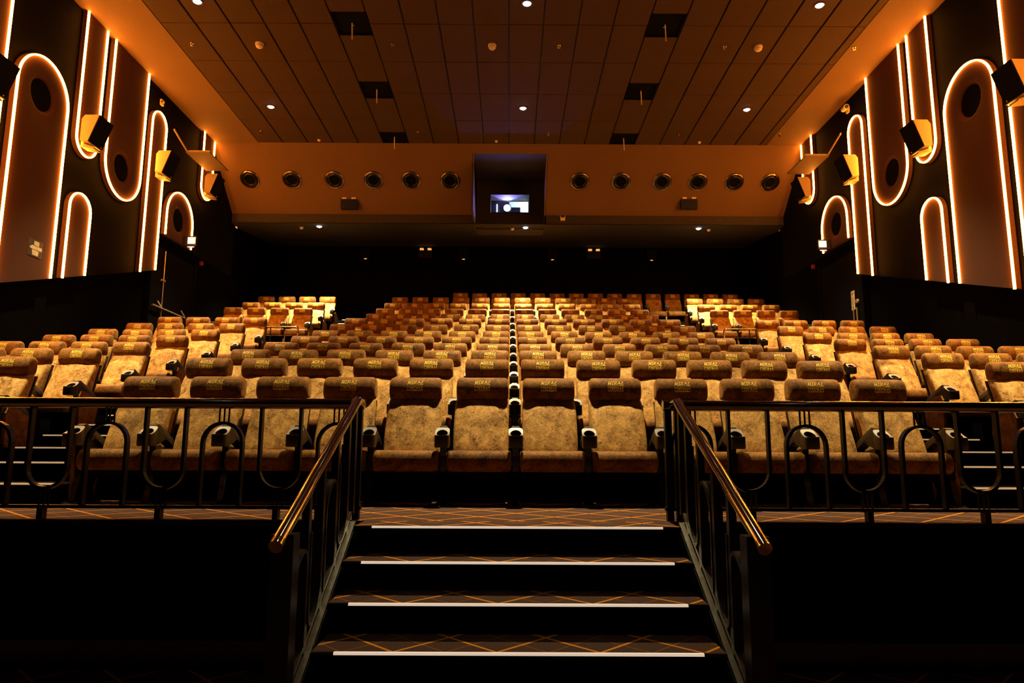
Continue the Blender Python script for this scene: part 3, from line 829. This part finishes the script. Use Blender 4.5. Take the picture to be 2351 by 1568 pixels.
# low guard rails before the raised upper side blocks
for s, xa, xb, w in ((-1, XL + 0.03, -4.92, 'left'), (1, 4.86, XR - 0.03, 'right')):
    yr = EDGE[9] + 0.06
    t = thing('low_guard_rail', ((xa + xb) / 2, yr, ROW_Z[9]), f'low black guard rail before the raised rear seats, {w} side', 'railing', 'low guard rails')
    hx = (xb - xa) / 2
    inner = hx if s < 0 else -hx
    outer = -inner
    cr = 0.06 * (1 if inner > 0 else -1)
    path = [(outer, 0, 0.38), (inner - cr, 0, 0.38), (inner - cr * .3, 0, 0.362), (inner, 0, 0.32), (inner, 0, 0.0)]
    MB().sweep(path, circle_sec(0.022, 10), side=(0, 1, 0)).build('top_rail', TUBE, t, 40)
    MB().cyl((outer, 0, 0.17), (inner, 0, 0.17), 0.014, 8).build('mid_rail', TUBE, t, 40)
    for q in range(1, 4):
        x = outer + (inner - outer) * q / 4
        MB().cyl((x, 0, 0), (x, 0, 0.37), 0.014, 8).build('post', BLACKMETAL, t, 40)
    MB().box(-hx, hx, -0.085, -0.055, -0.02, 0.008).build('edge_strip', CHROME, t)

# ------------------------------------------------------------------ front stairs
T = thing('front_stairs', (0, 4.12, 0), 'carpeted steps with lit nosings climbing to the seating platform', 'stairs')
SY = [4.12, 3.856, 3.585, 3.32, 3.055, 2.79]
SZ = [0.86, 0.706, 0.552, 0.398, 0.244, 0.09]
for i in range(6):
    y0 = SY[i] - 4.12
    OV = 0.066          # each nosing oversails its riser
    y1 = (SY[i - 1] - 4.12 + OV) if i else 0.314
    hw = 0.930
    MB().box(-hw, hw, 0.0005, y1 - y0, -0.025, 0.0).build('tread', TREADCARPET if i else CARPET, T, loc=(0, y0, SZ[i]))
    MB().box(-hw, hw, y0 - 0.004, y0, SZ[i] - 0.026, SZ[i] - 0.004).build('tread_edge', RISER, T)
    MB().box(-hw, hw, y0 + OV, y0 + OV + 0.02, (SZ[i + 1] if i < 5 else 0.0), SZ[i] - 0.026).build('riser', RISER, T)
    MB().box(-0.825, 0.825, y0 - 0.012, y0 + 0.006, SZ[i] - 0.008, SZ[i] + 0.003).build('nosing_light', NOSE, T)
    for s in (-1, 1):
        MB().box(s * 0.875 - 0.05, s * 0.875 + 0.05, y0 - 0.012, y0 + 0.008, SZ[i] - 0.010, SZ[i] + 0.004).build('nosing_cap', PLASTIC, T)
    if i:
        MB().box(-hw, hw, y0 + OV + 0.021, y1, 0.0, SZ[i] - 0.026).build('step_core', RISER, T)
MB().box(-0.930, 0.930, 0.088, 0.309, 0.0, 0.834).build('step_core', RISER, T)
slope = (0.86 - 0.09) / (4.12 - 2.79)
for s in (-1, 1):
    pa, pb = (s * 0.968, 0.10, 0.875), (s * 0.968, -1.00, 0.875 - 1.10 * slope)
    MB().sweep([pa, pb], rect_sec(0.055, 0.012), side=(1, 0, 0)).build('stringer_cap', STEEL, T)
    MB().prism([(0.29, 0.0), (0.29, 0.84), (0.10, 0.855), (-1.00, 0.855 - 1.10 * slope), (-1.00, 0.0)], lambda y, z, x: (x, y, z), s * 0.94, s * 0.995).build('stringer', BLACKMETAL, T)

# ------------------------------------------------------------------ railings
def n_path(x0, x1, zb, zt, n=14):
    r = (x1 - x0) / 2; xc = (x0 + x1) / 2
    return [(x0, zb)] + [(xc - r * math.cos(PI * i / n), zt - r + r * math.sin(PI * i / n)) for i in range(n + 1)] + [(x1, zb)]
RY = 4.50
for s, w in ((-1, 'left'), (1, 'right')):
    cx = -0.03 if s < 0 else -0.06
    t = thing('guard_railing', (s * 4.0, RY, LAND), f'black guard railing with looped bars along the platform edge, {w} of the stairs', 'railing', 'platform guard railings')
    ox = s * 4.0
    P = lambda x, z: (x - ox, 0.0, z - LAND)
    end = s * 0.955 + cx * 0.5
    wall = XL + 0.02 if s < 0 else XR - 0.02
    MB().cyl(P(end, 1.575), P(wall, 1.575), 0.034, 20).build('top_rail', TUBE, t, 40)
    MB().box(min(end, wall) - ox, max(end, wall) - ox, -0.02, 0.02, 0.062, 0.082).build('bottom_rail', BLACKMETAL, t)
    for px in (s * 0.985 + cx * .5, s * 1.045 + cx * .5):
        MB().box(px - 0.021 - ox, px + 0.021 - ox, -0.021, 0.021, 0.0, 0.69).build('post', BLACKMETAL, t)
    x = s * 1.265 - 0.0      # outline of the first arch beyond the stairs, then arches and loops in turn
    a = -1.13 if s < 0 else 1.10
    k = 0
    PITCH_X = 0.726
    while True:
        c = a + s * PITCH_X * k          # arch centre
        if abs(c) > 6.7: break
        if abs(c) > 0.9:
            x0, x1 = c - 0.125, c + 0.125
            if min(abs(x0), abs(x1)) > 0.99 or True:
                path = [P(px, z) for px, z in n_path(x0, x1, 0.94, 1.452)]
                MB().sweep(path, rect_sec(0.040, 0.018), side=(0, 1, 0)).build('arch_bar', BLACKMETAL, t)
                for q in (-0.03, 0, 0.03):
                    MB().cyl(P(c + q, 1.446 - abs(q) * .1), P(c + q, 1.55), 0.006, 6).build('thin_bar', BLACKMETAL, t)
        c2 = c + s * PITCH_X / 2         # upturned loop between arches
        x0, x1 = c2 - 0.125, c2 + 0.125
        path = [P(px, 2.496 - z) for px, z in n_path(x0, x1, 0.94, 1.452)]
        MB().sweep(path, rect_sec(0.040, 0.018), side=(0, 1, 0)).build('loop_bar', BLACKMETAL, t)
        for q in (-0.03, 0, 0.03):
            MB().cyl(P(c2 + q, 1.052 + abs(q) * .1), P(c2 + q, 0.94), 0.006, 6).build('thin_bar', BLACKMETAL, t)
        MB().box(c2 - 0.017 - ox, c2 + 0.017 - ox, -0.035, 0.015, 0.0, 0.065).build('foot_post', BLACKMETAL, t)
        MB().box(c2 - 0.05 - ox, c2 + 0.05 - ox, -0.04, 0.02, 0.062, 0.070).build('foot_plate', CHROME, t)
        k += 1
    # stair railing down the side of the steps
    X = s * 0.985
    t = thing('stair_railing', (X, 3.0, 0), f'black stair railing with polished sloping handrail, {w} side of the front steps', 'railing', 'front stair railings')
    h0, h1 = (4.34, 1.585), (2.93, 0.905)
    hs = (h0[1] - h1[1]) / (h0[0] - h1[0])
    q = lambda y, z: (0, y - 3.0, z)
    MB().sweep([q(RY - 0.045, 1.578), q(h0[0] + 0.04, 1.583), q(*h0), q(*h1)], circle_sec(0.029, 20), side=(1, 0, 0)).build('handrail', TUBE, t, 40)
    MB().lathe([(0.0, 0), (0.029, 0), (0.029, 0.03), (0.0, 0.03)], q(h1[0] + .01, h1[1] + .005), (0, 1, hs), 20).build('end_cap', BLACKMETAL, t, 40)
    hz = lambda y: h1[1] + (y - h1[0]) * hs
    st = lambda y: 0.875 + (y - 4.22) * slope
    MB().box(-0.048, 0.048, 3.01 - 3.0, 3.10 - 3.0, 0.0, hz(3.05) - 0.02).build('newel_post', BLACKMETAL, t)
    for py in (3.36, 3.60, 3.87, 4.12, 4.28):
        MB().box(-0.018, 0.018, py - 0.02 - 3, py + 0.02 - 3, st(py) + 0.008, hz(py) - 0.015).build('post', BLACKMETAL, t)
    for yc, up in ((3.235, True), (3.48, False), (3.735, True), (3.995, False)):
        path = []
        for yy, zz in n_path(-0.095, 0.095, 0.0, 0.46):
            z = (zz if up else 0.46 - zz)
            path.append(q(yc + yy, st(yc) + 0.06 + z + yy * slope))
        MB().sweep(path, rect_sec(0.045, 0.018), side=(1, 0, 0)).build('arch_bar' if up else 'loop_bar', BLACKMETAL, t)
    MB().sweep([q(4.22, st(4.22) + 0.05), q(3.06, st(3.06) + 0.05)], rect_sec(0.04, 0.02), side=(1, 0, 0)).build('bottom_rail', BLACKMETAL, t)

# ------------------------------------------------------------------ things on the bulkhead: jet diffusers, emergency lamps
NB = Vector((0, -(BZ0 - BZ1), -(BY1 - BY0))).normalized()       # outward normal
tj = (16.985 - BY0) / (BY1 - BY0)
for k, x in enumerate((-6.63, -5.57, -4.50, -3.52, -2.57, -1.59, 1.68, 2.72, 3.76, 4.66, 5.58, 6.48)):
    y, z = bulk(tj)
    side = 'left' if k < 6 else 'right'
    n = k + 1 if k < 6 else 12 - k
    t = thing('jet_diffuser', (x, y, z), f'round dark metal air jet on the bulkhead, {NUM[n]} from the {side} wall', 'air vent', 'round air jets on the bulkhead')
    MB().lathe([(0.245, 0.0), (0.240, 0.02), (0.215, 0.035), (0.190, 0.030), (0.180, 0.010)], (0, 0, 0), NB, 32).build('outer_ring', CHROME, t, 50)
    MB().lathe([(0.180, 0.010), (0.165, 0.035), (0.145, 0.040), (0.125, 0.025), (0.120, 0.006)], (0, 0, 0), NB, 32).build('nozzle', mat('jet_black', (0.02, 0.016, 0.013), 0.3, metal=0.6) if k == 0 else bpy.data.materials['jet_black'], t, 50)
    MB().lathe([(0.0, 0.004), (0.185, 0.004)], (0, 0, 0), NB, 32).build('throat', VOID, t)

def twin_lamp(x, y, z, label, lit):
    t = thing('emergency_lamp', (x, y, z), label, 'lamp')
    MB().box(-0.21, 0.21, -0.12, 0.0, -0.15, 0.10).build('case', BLACKMETAL, t)
    for sx in (-0.12, 0.12):
        MB().box(sx - 0.055, sx + 0.055, -0.14, -0.02, 0.105, 0.165).build('lamp_head', lit, t)
        MB().cyl((sx, -0.07, 0.08), (sx, -0.07, 0.11), 0.02, 8).build('lamp_neck', BLACKMETAL, t)
for x, tt, w in ((-4.21, 0.86, 'left'), (4.52, 0.83, 'right')):
    y, z = bulk(tt)
    twin_lamp(x, y - 0.02, z, f'black twin head emergency lamp on the bulkhead, {w} of the alcove', WHITEPLASTIC)
for x, w in ((-2.69, 'left'), (2.53, 'right')):
    twin_lamp(x, BACK_Y, 7.26, f'small twin head emergency lamp on the rear wall, {w} half', AMBER)
for x, w in ((-4.54, 'far left'), (-1.51, 'left of the middle'), (1.24, 'right of the middle'), (4.31, 'far right')):
    t = thing('rear_speaker', (x, BACK_Y, 7.08), f'small black rear wall speaker with a pale light, {w}', 'speaker', 'rear wall speakers')
    MB().prism([(0.0, 0.0), (-0.10, 0.0), (-0.22, 0.30), (0.0, 0.30)], lambda y, z, q: (q, y, z), -0.15, 0.15).build('cabinet', GRILLE, t)
    MB().box(-0.04, 0.04, -0.125, -0.10, -0.01, 0.01).build('indicator', AMBER, t)

# sensors on ceilings
def smoke(x, y, z, label, big=1.4):
    t = thing('smoke_detector', (x, y, z), label, 'smoke detector', 'smoke detectors')
    MB().lathe([(0.0, 0.0), (0.055 * big, 0.0), (0.055 * big, -0.02 * big), (0.0, -0.02 * big)], (0, 0, 0), (0, 0, 1), 16).build('base', WHITEPLASTIC, t, 40)
    MB().lathe([(0.048 * big, -0.02 * big), (0.046 * big, -0.045 * big), (0.030 * big, -0.06 * big), (0.0, -0.062 * big)], (0, 0, 0), (0, 0, 1), 16).build('sensor_head', WHITEPLASTIC, t, 40)
for x, w in ((-4.68, 'left'), (-0.41, 'centre'), (4.48, 'right')):
    smoke(x, 12.0, CZ, f'cream smoke detector on the tiled ceiling, {w} one, mid hall')
    smoke(x, 16.08, CZ, f'cream smoke detector at the ceiling edge by the bulkhead, {w} one', 0.7)
for x, w in ((-5.66, 'left'), (-0.01, 'centre'), (5.26, 'right')):
    smoke(x, 18.25, low_ceiling(18.25), f'cream smoke detector under the low rear ceiling, {w} one', 0.9)
for y, rw in ((12.0, 'mid hall row'), (15.64, 'row by the bulkhead')):
    for k, x in enumerate((-5.92, -2.24, 0.82, 3.87, 6.25)):
        t = thing('sprinkler', (x, y, CZ), f'small fire sprinkler head on the ceiling, {rw}, {NUM[k + 1]} from left', 'sprinkler', 'ceiling sprinklers')
        MB().lathe([(0.0, 0.0), (0.035, 0.0), (0.03, -0.012), (0, -0.012)], (0, 0, 0), (0, 0, 1), 12).build('rosette', CHROME, t)
        MB().cyl((0, 0, -0.012), (0, 0, -0.05), 0.010, 8).build('stem', CHROME, t)
        MB().lathe([(0.0, -0.05), (0.028, -0.052), (0.0, -0.056)], (0, 0, 0), (0, 0, 1), 10).build('deflector', CHROME, t)
# motion sensor on the fascia, right of the alcove
t = thing('wall_sensor', (1.30, BY1, 7.22), 'small amber sensor with two stub aerials on the fascia right of the alcove', 'sensor')
MB().box(-0.06, 0.06, -0.06, 0.0, -0.04, 0.03).build('case', WHITEPLASTIC, t)
for sx in (-0.05, 0.05):
    MB().cyl((sx * .8, -0.03, 0.03), (sx * 1.5, -0.03, 0.09), 0.008, 6).build('aerial', WHITEPLASTIC, t)

# ------------------------------------------------------------------ exit doors, signs and fittings on the side walls
DOOR = mat('black_door', (0.0025, 0.0022, 0.0022), 0.8, spec=0.05)
for xw, d, w, nn in ((XL, 1, 'left', 1), (XR, -1, 'right', 2)):
    dr = structure(MB().box(min(xw, xw + d * 0.11), max(xw, xw + d * 0.11), 13.95, 15.85, ROW_Z[7], 5.40).build(f'door_{nn}', DOOR))
    MB().box(min(xw, xw + d * .13), max(xw, xw + d * .13), 13.93, 13.95, ROW_Z[7], 5.66).box(min(xw, xw + d * .13), max(xw, xw + d * .13), 15.85, 15.92, ROW_Z[7], 5.5).build('door_jamb', DOOR, dr)
    t = thing('exit_sign', (xw + d * (F1 + 0.002), 15.02, 5.67), f'small lit exit sign box over the exit doors, {w} wall', 'sign', 'lit exit signs')
    MB().box(min(0, d * 0.28), max(0, d * 0.28), 0.0, 0.07, 0.0, 0.22).build('case', BLACKMETAL, t)
    MB().box(min(d * 0.10, d * 0.255), max(d * 0.10, d * 0.255), -0.006, 0.0, 0.045, 0.190).build('sign_face', emit('exit_face', (0.80, 1.0, 0.98), 0.95) if w == 'left' else bpy.data.materials['exit_face'], t)
    MB().box(min(d * 0.256, d * 0.268), max(d * 0.256, d * 0.268), -0.006, 0.0, 0.045, 0.190).build('green_edge', emit('exit_green', (0.1, 0.75, 0.35), 0.8) if w == 'left' else bpy.data.materials['exit_green'], t)
    MB().box(min(d * 0.10, d * 0.24), max(d * 0.10, d * 0.24), -0.004, 0.03, -0.03, -0.015).build('under_light', emit('violet_light', (0.75, 0.65, 1.0), 0.7) if w == 'left' else bpy.data.materials['violet_light'], t)
    tag(MB().box(min(0, d * .04), max(0, d * .04), -0.06, 0.06, -0.06, 0.06).build('alarm_call_point', mat('red_plastic', (0.45, 0.03, 0.02), 0.4) if w == 'left' else bpy.data.materials['red_plastic'], loc=(xw, 16.0, 4.52)), f'small red alarm call point beside the exit doors, {w} wall', 'alarm')
    tag(MB().lathe([(0.0, 0.06), (0.05, 0.055), (0.06, 0.0)], (0, 0, 0), (d, 0, 0), 14).build('red_sounder', bpy.data.materials['red_plastic'], loc=(xw + d * 0.02, 16.33, 5.62)), f'round dim red sounder above the exit doors, {w} wall', 'alarm')
    t = thing('wall_lantern', (xw, 18.2, 7.2 - 0.02), f'small square amber lit box high on the {w} wall past the bulkhead', 'lamp')
    MB().box(min(0, d * .05), max(0, d * .05), -0.11, 0.11, -0.11, 0.11).build('case', BLACKMETAL, t)
    MB().box(min(d * .05, d * .056), max(d * .05, d * .056), -0.02, 0.09, -0.08, 0.08).build('lit_face', AMBER if w == 'left' else WHITEPLASTIC, t)
# left doors: panic bars with rods
t = thing('panic_bar', (XL + 0.115, 14.40, 4.12), 'steel panic bar with tall vertical rod on the left exit doors', 'door hardware')
BARM = mat('worn_steel', (0.62, 0.50, 0.40), 0.35, metal=0.7)
MB().cyl((0.06, -0.42, 0.02), (0.06, 1.02, 0.0), 0.022, 10).build('push_bar', BARM, t, 40)
MB().cyl((0.03, 0.02, -1.2), (0.03, 0.02, 1.25), 0.010, 8).build('vertical_rod', BARM, t, 40)
for yy in (-0.06, 0.98):
    MB().sweep([(0.0, yy - 0.05, 0.16), (0.05, yy, 0.06), (0.06, yy + 0.06, 0.0), (0.0, yy + 0.10, -0.08)], rect_sec(0.03, 0.02), side=(0, 0.3, 1)).build('lever', BARM, t)
MB().box(0.0, 0.045, -0.04, 0.08, 0.60, 0.64).build('rod_guide', BARM, t)
# right door: push sign, lever plate and pull rods
t = thing('push_sign', (XR - 0.115, 14.36, 4.18), 'upright pale sign reading PUSH on the right exit door', 'sign')
MB().box(-0.012, 0.0, -0.07, 0.07, 0.0, 0.40).build('plate', mat('sign_cream', (0.80, 0.66, 0.36), 0.5), t)
lt = MB()
for i, c in enumerate('PUSH'):
    for p in GLYPH[c][1]:
        lt.add([(-0.0135, 0.042 - a * 0.09, 0.385 - (i + 1) * 0.092 + b * 0.076) for a, b in p], [tuple(range(len(p)))])
lt.build('lettering', BLACKMETAL, t)
t = thing('door_handle_set', (XR - 0.115, 14.18, 3.95), 'pale door lock and two pull rods beside the push sign', 'door hardware')
MB().lathe([(0.0, -0.04), (0.04, -0.035), (0.05, 0.0)], (0, 0, 0.38), (1, 0, 0), 14).build('lock_cylinder', BARM, t, 40)
for yy in (0.10, -0.03):
    MB().cyl((-0.05, yy, -0.25), (-0.05, yy, 0.24), 0.014, 8).build('pull_rod', BARM, t, 40)
# glow sign on the left wall, cameras high on both walls
t = thing('wall_notice', (XL + F1 + 0.001, 10.37, 4.26), 'small pale pictogram plate low on the nearest left arch panel', 'sign')
fnw = lambda y, z, o: (o, y, z)
CREAM = mat('glow_cream', (0.72, 0.58, 0.34), 0.6)
MB().prism([(-0.16, -0.13), (0.16, -0.13), (0.16, 0.13), (-0.16, 0.13)], fnw, 0.0, 0.006).build('plate', mat('notice_brown', (0.06, 0.045, 0.035), 0.6), t)
for poly in ([(-0.13, 0.0), (-0.08, 0.035), (0.14, 0.035), (0.14, -0.02), (-0.11, -0.02)], [(-0.04, 0.045), (0.07, 0.045), (0.07, 0.11), (-0.04, 0.11)], [(-0.08, -0.03), (0.08, -0.03), (0.06, -0.11), (-0.06, -0.11)]):
    MB().prism(poly, fnw, 0.006, 0.010).build('pictogram', CREAM, t)
for xw, d, w, y, z in ((XL, 1, 'left', 13.75, 8.36), (XR, -1, 'right', 13.98, 8.40)):
    t = thing('security_camera', (xw + d * F0, y, z), f'small cream security camera under the ceiling, {w} wall', 'camera', 'security cameras')
    MB().box(min(0, d * .04), max(0, d * .04), -0.05, 0.05, -0.06, 0.06).build('bracket', WHITEPLASTIC, t)
    k = 1.0 if w == 'right' else 0.45
    MB().cyl((d * .10 * k, 0.02, 0.02), (d * .14 * k, -0.20 * k, -0.02), 0.055 * k, 14).build('body', WHITEPLASTIC, t, 40)
    MB().cyl((d * .14 * k, -0.20 * k, -0.02), (d * .143 * k, -0.215 * k, -0.022), 0.04 * k, 14).build('lens', BLACKMETAL, t)
